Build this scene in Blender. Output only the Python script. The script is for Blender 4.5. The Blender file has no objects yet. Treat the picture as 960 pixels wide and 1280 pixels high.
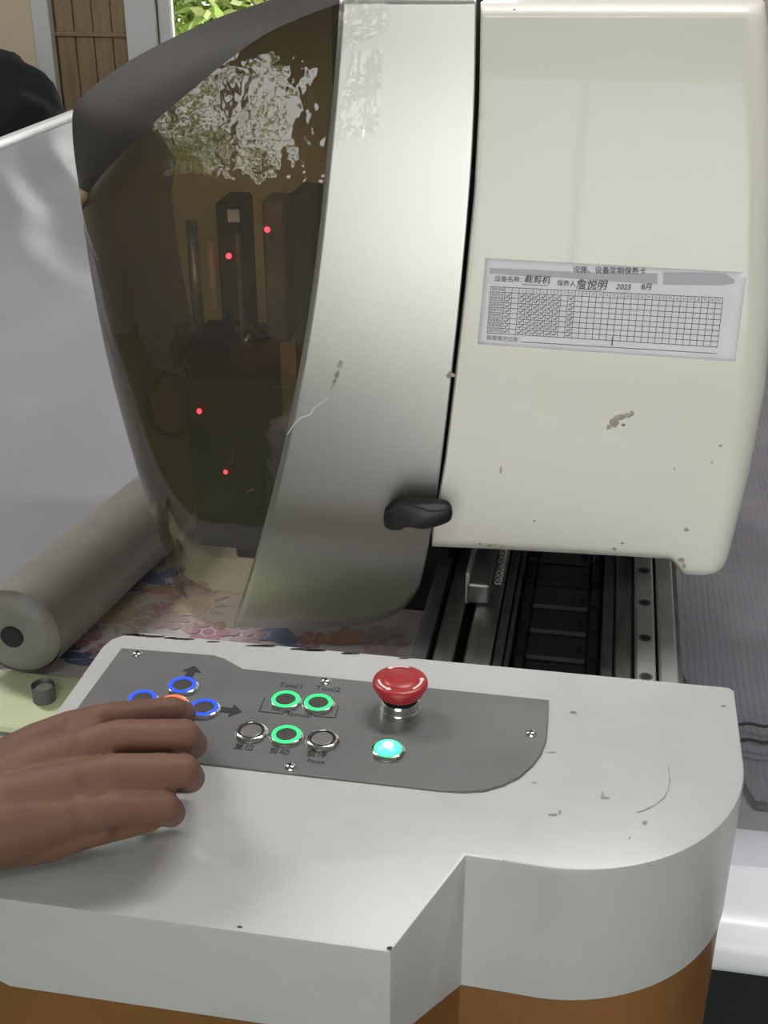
import bpy, bmesh, math, random
from mathutils import Vector, Matrix, noise
random.seed(7)
S = bpy.context.scene
COL = S.collection
# ---------------------------------------------------------------- camera
FPX = 1550.0; YAW = math.radians(10.15); PIT = math.radians(26.4); CZ = 1.54
cam = bpy.data.cameras.new('camera'); camo = bpy.data.objects.new('camera', cam); COL.objects.link(camo)
cam.sensor_fit = 'VERTICAL'; cam.sensor_height = 36; cam.lens = FPX / 1280 * 36
cam.clip_start = .02
camo.location = (0, 0, CZ); camo.rotation_euler = (math.pi / 2 - PIT, 0, YAW)
S.camera = camo
# ---------------------------------------------------------------- world, exposure
w = bpy.data.worlds.new('world'); S.world = w; w.use_nodes = True
bg = w.node_tree.nodes['Background']
bg.inputs[0].default_value = (1, .975, .955, 1); bg.inputs[1].default_value = 4.7
S.view_settings.view_transform = 'Standard'; S.view_settings.look = 'None'
S.view_settings.gamma = 1; S.view_settings.use_curve_mapping = False
S.view_settings.exposure = 0.0
LAMP_W = 26.0

# ---------------------------------------------------------------- pixel -> place
Fv = Vector((-math.sin(YAW) * math.cos(PIT), math.cos(YAW) * math.cos(PIT), -math.sin(PIT)))
Rv = Vector((math.cos(YAW), math.sin(YAW), 0)); Uv = Rv.cross(Fv)
def ray(x, y): return Fv * FPX + Rv * (x - 480) + Uv * (640 - y)
C0 = Vector((0, 0, CZ))
def uz(x, y, z): v = ray(x, y); return C0 + v * ((z - CZ) / v.z)
def uy(x, y, Y): v = ray(x, y); return C0 + v * (Y / v.y)
def ud(x, y, D): return C0 + ray(x, y) * (D / FPX)
def us(x, y, P, off=0.0):
    v = ray(x, y); Y = 1.12; k = v.z / v.y
    for _ in range(8):
        g0 = P(CZ + k * Y) + off - Y; g1 = P(CZ + k * (Y + 1e-4)) + off - Y - 1e-4
        Y -= max(-.05, min(.05, g0 * 1e-4 / (g1 - g0)))
    return C0 + v * (Y / v.y)
def lerp(a, b, t): return a + (b - a) * t
def pl(tab, x):
    if x <= tab[0][0]: return tab[0][1]
    for (a, b), (c, d) in zip(tab, tab[1:]):
        if x <= c: return lerp(b, d, (x - a) / (c - a) if c > a else 0)
    return tab[-1][1]
def resample(pts, n):
    L = [0]
    for a, b in zip(pts, pts[1:]): L.append(L[-1] + math.dist(a, b))
    tx = [(l, p[0]) for l, p in zip(L, pts)]; ty = [(l, p[1]) for l, p in zip(L, pts)]
    return [(pl(tx, L[-1] * i / (n - 1)), pl(ty, L[-1] * i / (n - 1))) for i in range(n)]
def smoothpts(pts, it=2):
    for _ in range(it):
        q = [pts[0]]
        for a, b in zip(pts, pts[1:]):
            q.append((a[0] * .75 + b[0] * .25, a[1] * .75 + b[1] * .25)); q.append((a[0] * .25 + b[0] * .75, a[1] * .25 + b[1] * .75))
        q.append(pts[-1]); pts = q
    return pts

# ---------------------------------------------------------------- materials
def mat(name, col, rough=.5, metal=0, spec=.5, emit=None, es=0, noise_amt=0, nscale=8, col2=None, bump=0, bscale=60, coat=0,
        stretch=None, alpha=None, detail=6, ramp=(.35, .7)):
    m = bpy.data.materials.new(name); m.use_nodes = True; nt = m.node_tree; b = nt.nodes['Principled BSDF']
    b.inputs['Base Color'].default_value = (*col, 1); b.inputs['Roughness'].default_value = rough
    b.inputs['Metallic'].default_value = metal; b.inputs['Specular IOR Level'].default_value = spec
    b.inputs['Coat Weight'].default_value = coat
    if emit: b.inputs['Emission Color'].default_value = (*emit, 1); b.inputs['Emission Strength'].default_value = es
    if alpha is not None: b.inputs['Alpha'].default_value = alpha
    tc = nt.nodes.new('ShaderNodeTexCoord'); mp = nt.nodes.new('ShaderNodeMapping'); nt.links.new(tc.outputs['Object'], mp.inputs[0])
    if stretch: mp.inputs['Scale'].default_value = stretch
    if noise_amt or col2:
        n = nt.nodes.new('ShaderNodeTexNoise'); n.inputs['Scale'].default_value = nscale; n.inputs['Detail'].default_value = detail
        nt.links.new(mp.outputs[0], n.inputs['Vector'])
        r = nt.nodes.new('ShaderNodeValToRGB'); c2 = col2 or tuple(c * (1 - noise_amt) for c in col)
        r.color_ramp.elements[0].color = (*c2, 1); r.color_ramp.elements[1].color = (*col, 1)
        r.color_ramp.elements[0].position = ramp[0]; r.color_ramp.elements[1].position = ramp[1]
        nt.links.new(n.outputs['Fac'], r.inputs[0]); nt.links.new(r.outputs[0], b.inputs['Base Color'])
    if bump:
        n2 = nt.nodes.new('ShaderNodeTexNoise'); n2.inputs['Scale'].default_value = bscale; nt.links.new(mp.outputs[0], n2.inputs['Vector'])
        bn = nt.nodes.new('ShaderNodeBump'); bn.inputs['Strength'].default_value = bump; bn.inputs['Distance'].default_value = .01
        nt.links.new(n2.outputs['Fac'], bn.inputs['Height']); nt.links.new(bn.outputs[0], b.inputs['Normal'])
    return m
M = {}
M['console'] = mat('white_paint', (.46, .457, .462), .34, noise_amt=.10, nscale=14, bump=.012, bscale=180, ramp=(.25, .5))
M['skirt'] = mat('brown_skirt', (.25, .11, .038), .38, noise_amt=.3, nscale=5)
M['plate'] = mat('grey_plate', (.185, .185, .187), .42, metal=.35, noise_amt=.22, nscale=10, bump=.02, bscale=300)
M['chrome'] = mat('chrome', (.75, .75, .75), .16, metal=1)
M['steel'] = mat('steel', (.42, .42, .41), .38, metal=.85, noise_amt=.35, nscale=18, stretch=(6, 1, 6))
M['steel_dark'] = mat('steel_dark', (.16, .16, .17), .45, metal=.5, noise_amt=.3, nscale=12)
M['steel_light'] = mat('steel_light', (.62, .62, .62), .36, metal=.6, noise_amt=.25, nscale=16)
M['black'] = mat('black_plastic', (.012, .012, .014), .42, bump=.05, bscale=80)
M['chain'] = mat('chain_plastic', (.028, .03, .032), .5)
M['ink'] = mat('black_ink', (.015, .015, .017), .7)
M['ink_grey'] = mat('grey_ink', (.10, .10, .13), .8)
M['band_lav'] = mat('lavender_grey', (.52, .51, .55), .8)
M['chip'] = mat('paint_chip', (.03, .022, .018), .7)
M['scuff'] = mat('scuff', (.36, .36, .38), .7, noise_amt=.5, nscale=120)
M['red'] = mat('red_plastic', (.36, .018, .022), .35, noise_amt=.15, nscale=40)
M['white_print'] = mat('white_print', (.75, .6, .55), .5)
M['cover'] = mat('cream_cover', (.80, .78, .72), .30, noise_amt=.05, nscale=4, coat=.3, ramp=(.3, .6))
M['stain'] = mat('stain', (.50, .47, .40), .7, noise_amt=.5, nscale=150)
M['strip'] = mat('silver_strip', (.54, .535, .52), .36, metal=.9, noise_amt=.06, nscale=5, bump=.01, bscale=200)
M['paper'] = mat('paper', (.86, .855, .92), .75, noise_amt=.06, nscale=30, bump=.05, bscale=25)
M['tan'] = mat('tan_inner', (.72, .54, .26), .6, noise_amt=.3, nscale=8)
M['innerblack'] = mat('inner_black', (.008, .008, .008), .6)
M['innergrey'] = mat('inner_grey', (.22, .18, .14), .45, noise_amt=.5, nscale=40)
M['led_red'] = mat('led_red', (.6, .01, .02), .4, emit=(1, .03, .06), es=9)
M['led_green'] = mat('led_green', (.02, .5, .15), .4, emit=(.03, 1, .22), es=1.0)
M['led_green_dome'] = mat('led_green_dome', (.1, .6, .4), .25, emit=(.05, 1, .42), es=1.8)
M['led_core'] = mat('led_core', (.6, .9, .8), .3, emit=(.55, 1, .85), es=1.6)
M['led_blue'] = mat('led_blue', (.01, .04, .6), .4, emit=(.015, .08, 1), es=1.15)
M['led_orange'] = mat('led_orange', (.6, .1, .05), .4, emit=(1, .13, .05), es=1.3)
M['btn_dark'] = mat('button_cap', (.10, .09, .085), .4, metal=.6)
M['btn_off'] = mat('unlit_cap', (.22, .21, .21), .4, metal=.6)
M['skin'] = mat('skin', (.19, .096, .066), .6, noise_amt=.25, nscale=22, bump=.06, bscale=160, spec=.25)
M['nail'] = mat('nail', (.55, .33, .27), .3)
M['sleeve'] = mat('sleeve_cloth', (.05, .055, .08), .9)
M['film'] = mat('white_film', (.25, .25, .275), .40, noise_amt=.2, nscale=3, bump=.35, bscale=6, stretch=(1, .55, 1))
M['roller'] = mat('roller_cloth', (.27, .255, .235), .42, noise_amt=.2, nscale=9, bump=.05, bscale=30)
M['quilt'] = mat('quilt_cloth', (.66, .61, .60), .85, noise_amt=.1, nscale=12, bump=.2, bscale=40)
for k, c in dict(pink=(.58, .33, .37), yellow=(.62, .52, .34), blue=(.30, .35, .52), navy=(.12, .16, .27), orange=(.62, .38, .26), rose=(.62, .46, .48)).items():
    M['q_' + k] = mat('print_' + k, c, .85, noise_amt=.25, nscale=60)
M['lime'] = mat('lime_paint', (.74, .80, .52), .45, noise_amt=.1, nscale=8)
M['bedmetal'] = mat('bed_metal', (.42, .42, .42), .4, metal=.3, noise_amt=.2, nscale=10)
M['ledge'] = mat('white_ledge', (.82, .82, .87), .3, noise_amt=.05, nscale=10)
M['greenp'] = mat('green_paint', (.06, .13, .02), .5)
M['redbrown'] = mat('copper_trim', (.40, .12, .04), .4)
M['blackcloth'] = mat('black_cloth', (.006, .006, .009), .95)
M['wall'] = mat('wall_plaster', (.74, .62, .47), .9, noise_amt=.12, nscale=2.5)
M['wallw'] = mat('wall_plaster_pale', (.62, .60, .56), .9, noise_amt=.08, nscale=2.5)
M['ceil'] = mat('ceiling_paint', (.55, .55, .54), .9)
M['floor'] = mat('green_floor', (.05, .12, .03), .4, noise_amt=.25, nscale=2)
M['frame'] = mat('white_frame', (.66, .68, .70), .5)
M['tanwood'] = mat('tan_board', (.32, .23, .13), .6, noise_amt=.25, nscale=5, stretch=(6, 6, .6))
M['lampbody'] = mat('lamp_body', (.8, .8, .8), .4)
M['tube'] = mat('lamp_tube', (.9, .9, .9), .4, emit=(1, .98, .95), es=6)
M['leaf'] = mat('leaf', (.30, .46, .08), .6, noise_amt=.5, nscale=6)
M['leafp'] = mat('leaf_pale', (.60, .68, .32), .6, noise_amt=.3, nscale=6)
M['bark'] = mat('bark', (.12, .08, .05), .9)
M['ground'] = mat('outside_ground', (.35, .36, .28), .9)
M['wood'] = mat('table_wood', (.25, .2, .15), .6)

def glassy(name, tint, rough, ior=1.49, dust=0.0, dustcol=(.3, .26, .2), bump=0, bscale=8, dscale=5, spec_col=(1, 1, 1)):
    m = bpy.data.materials.new(name); m.use_nodes = True; nt = m.node_tree
    for n in list(nt.nodes): nt.nodes.remove(n)
    N = nt.nodes.new; Lk = nt.links.new
    out = N('ShaderNodeOutputMaterial'); tr = N('ShaderNodeBsdfTransparent'); tr.inputs[0].default_value = (*tint, 1)
    gl = N('ShaderNodeBsdfGlossy'); gl.inputs['Roughness'].default_value = rough; gl.inputs[0].default_value = (*spec_col, 1)
    fr = N('ShaderNodeFresnel'); fr.inputs[0].default_value = ior
    mx = N('ShaderNodeMixShader'); Lk(fr.outputs[0], mx.inputs[0])
    base = tr.outputs[0]
    tc = N('ShaderNodeTexCoord')
    if dust:
        df = N('ShaderNodeBsdfDiffuse'); df.inputs[0].default_value = (*dustcol, 1)
        nz = N('ShaderNodeTexNoise'); nz.inputs['Scale'].default_value = dscale; nz.inputs['Detail'].default_value = 8
        Lk(tc.outputs['Object'], nz.inputs['Vector'])
        mr = N('ShaderNodeMapRange'); mr.inputs[1].default_value = .35; mr.inputs[2].default_value = .7; mr.inputs[3].default_value = dust * .5; mr.inputs[4].default_value = dust
        Lk(nz.outputs['Fac'], mr.inputs[0])
        m2 = N('ShaderNodeMixShader'); Lk(mr.outputs[0], m2.inputs[0]); Lk(tr.outputs[0], m2.inputs[1]); Lk(df.outputs[0], m2.inputs[2]); base = m2.outputs[0]
    if bump:
        n2 = N('ShaderNodeTexNoise'); n2.inputs['Scale'].default_value = bscale; n2.inputs['Detail'].default_value = 3; Lk(tc.outputs['Object'], n2.inputs['Vector'])
        bn = N('ShaderNodeBump'); bn.inputs['Strength'].default_value = bump; bn.inputs['Distance'].default_value = .01
        Lk(n2.outputs['Fac'], bn.inputs['Height']); Lk(bn.outputs[0], gl.inputs['Normal'])
    Lk(base, mx.inputs[1]); Lk(gl.outputs[0], mx.inputs[2]); Lk(mx.outputs[0], out.inputs[0])
    return m
M['acrylic'] = glassy('smoked_acrylic', (.54, .48, .37), .02, ior=1.75, dust=.17, dustcol=(.30, .25, .185), bump=.07, bscale=22)
M['acrylic_rim'] = mat('dusty_smoked_rim', (.042, .037, .034), .6, spec=.15, noise_amt=.2, nscale=6)
M['shell'] = mat('brown_shell', (.24, .175, .095), .6)
M['tape'] = glassy('clear_tape', (.985, .985, .98), .10, ior=1.5, dust=.05, dustcol=(.8, .8, .78), bump=.5, bscale=40)
M['clear'] = glassy('clear_film', (.86, .86, .88), .15, dust=.16, dustcol=(.6, .6, .63), bump=.8, bscale=14)
M['pane'] = glassy('window_pane', (.95, .97, .96), .02)

def ribbed():
    m = mat('dark_ribbed_fabric', (.26, .25, .295), .8, noise_amt=.35, nscale=9, bump=0)
    nt = m.node_tree; b = nt.nodes['Principled BSDF']
    tc = nt.nodes.new('ShaderNodeTexCoord'); wv = nt.nodes.new('ShaderNodeTexWave'); wv.bands_direction = 'X'
    wv.inputs['Scale'].default_value = 42; wv.inputs['Distortion'].default_value = 2.2; wv.inputs['Detail'].default_value = 3
    nt.links.new(tc.outputs['Object'], wv.inputs['Vector'])
    bn = nt.nodes.new('ShaderNodeBump'); bn.inputs['Strength'].default_value = .7; bn.inputs['Distance'].default_value = .004
    nt.links.new(wv.outputs['Fac'], bn.inputs['Height']); nt.links.new(bn.outputs[0], b.inputs['Normal'])
    return m
M['fabric'] = ribbed()

# ---------------------------------------------------------------- object helpers
WPOS = {}
def meta(o, label=None, cat=None, group=None, kind=None):
    if label: o['label'] = label
    if cat: o['category'] = cat
    if group: o['group'] = group
    if kind: o['kind'] = kind
    return o
def empty(name, loc, label, cat, group=None):
    o = bpy.data.objects.new(name, None); COL.objects.link(o); o.location = loc; o.empty_display_size = .05
    WPOS[o] = Vector(loc); return meta(o, label, cat, group)
def make(name, verts, faces, m, parent=None, smooth=False, mats=None, fm=None, origin=None):
    me = bpy.data.meshes.new(name)
    og = WPOS[parent] if parent else Vector(origin or (0, 0, 0))
    me.from_pydata([Vector(v) - og for v in verts], [], faces); 
    if mats:
        for k in mats: me.materials.append(M[k])
        for p_, i in zip(me.polygons, fm): p_.material_index = i
    else: me.materials.append(M[m])
    bm = bmesh.new(); bm.from_mesh(me); bmesh.ops.recalc_face_normals(bm, faces=bm.faces)
    bm.to_mesh(me); bm.free()
    if smooth:
        for p_ in me.polygons: p_.use_smooth = True
    o = bpy.data.objects.new(name, me); COL.objects.link(o)
    if parent: o.parent = parent; WPOS[o] = og
    else: o.location = og; WPOS[o] = og
    return o
class B:
    """collects shapes in world coordinates"""
    def __init__(s): s.v = []; s.f = []
    def add(s, v, f):
        n = len(s.v); s.v += [Vector(q) for q in v]; s.f += [tuple(i + n for i in q) for q in f]; return s
    def box(s, x0, x1, y0, y1, z0, z1, bev=0, seg=2):
        bm = bmesh.new(); bmesh.ops.create_cube(bm, size=1)
        for v in bm.verts: v.co = Vector((lerp(x0, x1, v.co.x + .5), lerp(y0, y1, v.co.y + .5), lerp(z0, z1, v.co.z + .5)))
        if bev: bmesh.ops.bevel(bm, geom=bm.edges[:], offset=bev, segments=seg, affect='EDGES', profile=.5)
        return s.bm(bm)
    def bm(s, bm):
        bm.verts.ensure_lookup_table(); bm.verts.index_update()
        s.add([v.co.copy() for v in bm.verts], [tuple(v.index for v in f.verts) for f in bm.faces]); bm.free(); return s
    def prism(s, pts, z0, z1, bev=0, seg=2, axis='z'):
        """pts: 2D outline, extruded z0..z1"""
        bm = bmesh.new(); vs = [bm.verts.new((x, y, z1)) for x, y in pts]; f = bm.faces.new(vs)
        bmesh.ops.recalc_face_normals(bm, faces=[f])
        r = bmesh.ops.extrude_face_region(bm, geom=[f])
        for e in r['geom']:
            if isinstance(e, bmesh.types.BMVert): e.co.z = z0
        bmesh.ops.recalc_face_normals(bm, faces=bm.faces)
        if bev:
            ed = [e for e in bm.edges if abs(e.verts[0].co.z - z1) < 1e-6 and abs(e.verts[1].co.z - z1) < 1e-6]
            bmesh.ops.bevel(bm, geom=ed, offset=bev, segments=seg, affect='EDGES', profile=.5)
        return s.bm(bm)
    def lathe(s, prof, c, n=32, axis=None, cap=True):
        c = Vector(c); q = Matrix.Identity(3) if axis is None else Vector((0, 0, 1)).rotation_difference(Vector(axis)).to_matrix()
        v = []; f = []
        for r, z in prof:
            for i in range(n):
                a = 2 * math.pi * i / n; v.append(c + q @ Vector((r * math.cos(a), r * math.sin(a), z)))
        for k in range(len(prof) - 1):
            for i in range(n): j = (i + 1) % n; f.append((k * n + i, k * n + j, (k + 1) * n + j, (k + 1) * n + i))
        if cap: f.append(tuple(range(n))[::-1]); f.append(tuple((len(prof) - 1) * n + i for i in range(n)))
        return s.add(v, f)
    def tube(s, path, rad, n=10, cap=True, ell=None):
        path = [Vector(p_) for p_ in path]; m = len(path); v = []; f = []
        if not hasattr(rad, '__len__'): rad = [rad] * m
        ref = Vector((0, 0, 1)); 
        for k in range(m):
            t = (path[min(k + 1, m - 1)] - path[max(k - 1, 0)]).normalized()
            if abs(t.dot(ref)) > .98: a = Vector((1, 0, 0))
            else: a = ref
            e1 = t.cross(a).normalized(); e2 = t.cross(e1).normalized()
            sx, sy = ell or (1, 1)
            for i in range(n):
                g = 2 * math.pi * i / n; v.append(path[k] + (e1 * math.cos(g) * sx + e2 * math.sin(g) * sy) * rad[k])
        for k in range(m - 1):
            for i in range(n): j = (i + 1) % n; f.append((k * n + i, k * n + j, (k + 1) * n + j, (k + 1) * n + i))
        if cap: f.append(tuple(range(n))[::-1]); f.append(tuple((m - 1) * n + i for i in range(n)))
        return s.add(v, f)
    def sphere(s, c, r, u=16, v=10, sc=(1, 1, 1)):
        bm = bmesh.new(); bmesh.ops.create_uvsphere(bm, u_segments=u, v_segments=v, radius=r)
        for q in bm.verts: q.co = Vector((q.co.x * sc[0], q.co.y * sc[1], q.co.z * sc[2])) + Vector(c)
        return s.bm(bm)
    def grid(s, g):
        n = len(g[0]); b0 = len(s.v)
        s.v += [p_ for r in g for p_ in r]
        for i in range(len(g) - 1):
            for j in range(n - 1): a = b0 + i * n + j; s.f.append((a, a + 1, a + n + 1, a + n))
        return s
    def obj(s, name, m, parent=None, smooth=False, origin=None, label=None, cat=None, group=None, kind=None):
        o = make(name, s.v, s.f, m, parent, smooth, origin=origin)
        return meta(o, label, cat, group, kind)
def autosmooth(o, ang=35):
    me = o.data
    for p_ in me.polygons: p_.use_smooth = True
    bm = bmesh.new(); bm.from_mesh(me)
    for e in bm.edges:
        if len(e.link_faces) == 2 and e.calc_face_angle(0) > math.radians(ang): e.smooth = False
    bm.to_mesh(me); bm.free(); return o
def arc2(cx, cy, r, a0, a1, n):
    return [(cx + r * math.cos(math.radians(lerp(a0, a1, i / n))), cy + r * math.sin(math.radians(lerp(a0, a1, i / n)))) for i in range(n + 1)]
def text2d(body, size=1.0, shear=0, bold=0):
    cu = bpy.data.curves.new('t', 'FONT'); cu.body = body; cu.size = size; cu.align_x = 'CENTER'; cu.align_y = 'CENTER'; cu.shear = shear; cu.offset = bold
    cu.resolution_u = 2
    o = bpy.data.objects.new('t', cu); COL.objects.link(o)
    dg = bpy.context.evaluated_depsgraph_get(); me = bpy.data.meshes.new_from_object(o.evaluated_get(dg))
    v = [(q.co.x, q.co.y) for q in me.vertices]; f = [tuple(p_.vertices) for p_ in me.polygons]
    bpy.data.objects.remove(o); bpy.data.curves.remove(cu); bpy.data.meshes.remove(me)
    return v, f
def shell(g, back, wrap_cols=False):
    """front grid g (rows of Vectors) closed by side walls running back to Y=back and a rear face"""
    b = B(); b.grid(g); nr, nc = len(g), len(g[0])
    loop = [(0, j) for j in range(nc)] + [(i, nc - 1) for i in range(1, nr)] + [(nr - 1, j) for j in range(nc - 2, -1, -1)] + [(i, 0) for i in range(nr - 2, 0, -1)]
    n0 = len(b.v)
    for i, j in loop: q = g[i][j].copy(); q.y = back; b.v.append(q)
    L = len(loop)
    for k in range(L):
        a = loop[k]; c = loop[(k + 1) % L]
        b.f.append((a[0] * nc + a[1], c[0] * nc + c[1], n0 + (k + 1) % L, n0 + k))
    b.f.append(tuple(n0 + k for k in range(L)))
    return b
def weld(o, d=1e-5):
    bm = bmesh.new(); bm.from_mesh(o.data); bmesh.ops.remove_doubles(bm, verts=bm.verts, dist=d); bmesh.ops.dissolve_degenerate(bm, dist=1e-6, edges=bm.edges)
    bmesh.ops.recalc_face_normals(bm, faces=bm.faces); bm.to_mesh(o.data); bm.free(); return o
def evalmesh(o, mods):
    for typ, kw in mods:
        md = o.modifiers.new(typ, typ)
        for k, v in kw.items(): setattr(md, k, v)
    dg = bpy.context.evaluated_depsgraph_get(); me = bpy.data.meshes.new_from_object(o.evaluated_get(dg))
    old = o.data; o.modifiers.clear(); o.data = me; bpy.data.meshes.remove(old)
    for p_ in me.polygons: p_.use_smooth = True
    return o

# ================================================================ THE ROOM
XL, XR, YB, YF, ZC = -4.2, 3.4, 5.5, -3.6, 3.3
def structure(b, name, m, parent=None): return b.obj(name, m, parent, kind='structure')
structure(B().box(XL - .1, XR + .1, YF - .1, YB + .1, -.1, 0), 'floor', 'floor')
structure(B().box(XL - .1, XR + .1, YF - .1, YB + .1, ZC, ZC + .1), 'ceiling', 'ceil')
structure(B().box(XL - .1, XL, YF, YB, 0, ZC), 'wall_left', 'wallw')
structure(B().box(XR, XR + .1, YF, YB, 0, ZC), 'wall_right', 'wallw')
def wall_with_holes(y0, y1, holes):
    """holes: (x0,x1,z0,z1) sorted in x"""
    b = B(); x = XL
    for (a, c, z0, z1) in holes:
        if a > x: b.box(x, a, y0, y1, 0, ZC)
        if z0 > 0: b.box(a, c, y0, y1, 0, z0)
        b.box(a, c, y0, y1, z1, ZC); x = c
    b.box(x, XR, y0, y1, 0, ZC); return b
dx0, dx1 = -2.50, -2.10
wx0, wx1, wz0, wz1 = -1.985, -.4, .86, 2.3
structure(wall_with_holes(YB, YB + .12, [(dx0, dx1, 0, 2.1), (wx0, wx1, wz0, wz1)]), 'wall_back', 'wall')
FW = (-2.2, -1.4, 1.95, 3.12)     # window behind the operator
FW2 = (-1.15, 2.9, .35, 3.0)           # wide window behind the photographer
structure(wall_with_holes(YF - .12, YF, [FW, FW2]), 'wall_front', 'wallw')
# door with boards
d = structure(B().box(dx0, dx1, YB + .05, YB + .09, .02, 2.08), 'door_1', 'tanwood')
for k in range(4):
    x0 = lerp(dx0 + .03, dx1 - .02, k / 4); x1 = lerp(dx0 + .03, dx1 - .02, (k + 1) / 4)
    B().box(x0 + .002, x1 - .002, YB + .03, YB + .05, .05, 2.06, .003, 1).obj('board', 'tanwood', d)
B().box(dx0 + .03, dx1 - .02, YB + .015, YB + .03, .985, 1.005, .003, 1).obj('cross_rail', 'tanwood', d)
t = structure(B().box(dx0 - .05, dx0 + .03, YB - .03, YB + .02, 0, 2.14, .004, 1), 'trim_1', 'frame')
t = structure(B().box(dx1 - .02, dx1 + .115, YB - .03, YB + .02, 0, 2.14, .004, 1), 'trim_2', 'frame')
def window(name, x0, x1, z0, z1, y, nx):
    o = structure(B().box(x0, x1, y, y + .05, z0, z0 + .05).box(x0, x1, y, y + .05, z1 - .05, z1).box(x0, x0 + .05, y, y + .05, z0, z1).box(x1 - .05, x1, y, y + .05, z0, z1), name, 'frame')
    for k in range(1, nx): x = lerp(x0, x1, k / nx); B().box(x - .02, x + .02, y, y + .05, z0 + .05, z1 - .05).obj('mullion', 'frame', o)
    for k in range(nx): B().box(lerp(x0, x1, k / nx) + .02, lerp(x0, x1, (k + 1) / nx) - .02, y + .02, y + .026, z0 + .05, z1 - .05).obj('pane', 'pane', o)
window('window_1', wx0, wx1, wz0, wz1, YB + .03, 2)
window('window_2', FW[0], FW[1], FW[2], FW[3], YF - .09, 2)
window('window_3', FW2[0], FW2[1], FW2[2], FW2[3], YF - .09, 4)
structure(B().box(-14, 14, -16, 16, -.3, -.11), 'outside_ground', 'ground')
def shrub(loc, rx, rz, n, label, m='leaf'):
    o = empty('shrub', loc, label, 'shrub', 'shrubs outside the windows'); L = Vector(loc)
    B().tube([L, L + Vector((0, 0, rz * .9))], [.05, .02], 6).obj('stem', 'bark', o)
    for mm, cnt in ((m, n), ('leafp', n // 2)):
        b = B()
        for _ in range(cnt):
            p_ = Vector((max(-1, min(1, random.gauss(0, .45))) * rx, max(-1, min(1, random.gauss(0, .3))) * rx, rz * max(.08, min(1.05, .55 + random.gauss(0, .28)))))
            c = L + p_; a = Vector((random.uniform(-1, 1), random.uniform(-1, 1), random.uniform(-.6, 1))).normalized() * .075
            s_ = a.cross(Vector((random.uniform(-1, 1), random.uniform(-1, 1), random.uniform(-1, 1)))).normalized() * .028
            if c.z < -.05: c.z = .1
            b.add([c - a, c + s_, c + a, c - s_], [(0, 1, 2, 3)])
        b.obj('foliage', mm, o, kind='stuff')
shrub((-2.3, 8.0, -.11), 1.2, 1.7, 2600, 'leafy green shrub outside the window beside the board door')
shrub((.4, 8.4, -.11), 1.2, 1.7, 2000, 'leafy green shrub outside the window behind the cutting head')
shrub((-2.9, -5.8, -.11), 1.1, 3.6, 1900, 'tall green shrub outside the high window behind the operator')

# ceiling lamps
def lamp(x, y, label, power=1.0):
    o = empty('ceiling_lamp_offscreen', (x, y, ZC), label, 'ceiling lamp', 'ceiling lamps over the cutting bed')
    B().box(x - .6, x + .6, y - .09, y + .09, ZC - .05, ZC, .01, 1).obj('housing', 'lampbody', o)
    for s_ in (-.045, .045):
        B().tube([(x - .58, y + s_, ZC - .07), (x + .58, y + s_, ZC - .07)], .014, 10).obj('tube_offscreen', 'tube', o)
    la = bpy.data.lights.new('ceiling_light_offscreen', 'AREA'); la.shape = 'RECTANGLE'; la.size = 1.2; la.size_y = .2; la.energy = LAMP_W * power; la.color = (1, .985, .96)
    lo = bpy.data.objects.new('ceiling_light_offscreen', la); COL.objects.link(lo); lo.location = (0, 0, -.10); lo.parent = o
lamp(.4, 1.55, 'twin tube ceiling lamp over the gantry beam', 1.45)
lamp(-2.1, 2.0, 'twin tube ceiling lamp over the white film', 2.0)
lamp(-.3, -1.5, 'twin tube ceiling lamp behind the operator', .6)

# ================================================================ CUTTING BED
ZB = .75
bed = empty('cutting_bed', (.2, 2.4, 0), 'long flat cutting bed with white ledge, carrying fabric and film', 'cutting bed')
b = B().box(-1.62, 2.4, .90, 4.7, .66, .745); b.obj('bed_top', 'bedmetal', bed)
# right hand ledge with rounded chrome nose
prof = [(.96, .752), (.86, .752), (.85, .7515)] + arc2(.847, .7235, .028, 85, 270, 10) + [(.96, .6955)]
v = []; f = []
for X in (.02, 2.4):
    for (y, z) in prof: v.append((X, y, z))
n = len(prof)
for i in range(n): j = (i + 1) % n; f.append((i, j, n + j, n + i))
f += [tuple(range(n)), tuple(range(n, 2 * n))]
o = B().add(v, f).obj('ledge', 'ledge', bed); autosmooth(o, 40)
B().box(.02, 2.4, .86, .90, .0, .70).obj('side_panel', 'black', bed)
B().box(-1.62, .02, .86, .90, .0, .655).obj('side_panel', 'greenp', bed)
B().box(-1.62, .02, .80, .90, .66, .72, .006, 1).obj('edge_rail', 'bedmetal', bed)
B().tube([(-1.62, .80, .645), (-.05, .80, .645)], .012, 10).obj('trim_bar', 'redbrown', bed)
for (x, y) in ((-1.5, 4.5), (2.2, 4.5)): B().box(x - .04, x + .04, y - .04, y + .04, 0, .66).obj('leg', 'steel_dark', bed)

# lime strip on the bed edge with a bolt
ls = empty('edge_strip', (-.9, 1.04, .745), 'pale lime painted strip along the bed edge beside the printed quilt', 'strip')
B().box(-1.5, -.16, .985, 1.083, .7455, .757, .002, 1).obj('plate', 'lime', ls)
c = uz(56, 874, .757)
B().lathe([(.0125, .7572), (.0125, .776), (.010, .771), (.0, .7715)], (c.x, c.y, 0), 20, cap=False).obj('bolt', 'steel_dark', ls, smooth=False)
B().lathe([(.0085, .7712), (.0085, .7735), (.0, .7735)], (c.x + .002, c.y - .001, 0), 16, cap=False).obj('bolt_socket', 'chrome', ls)

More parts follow.
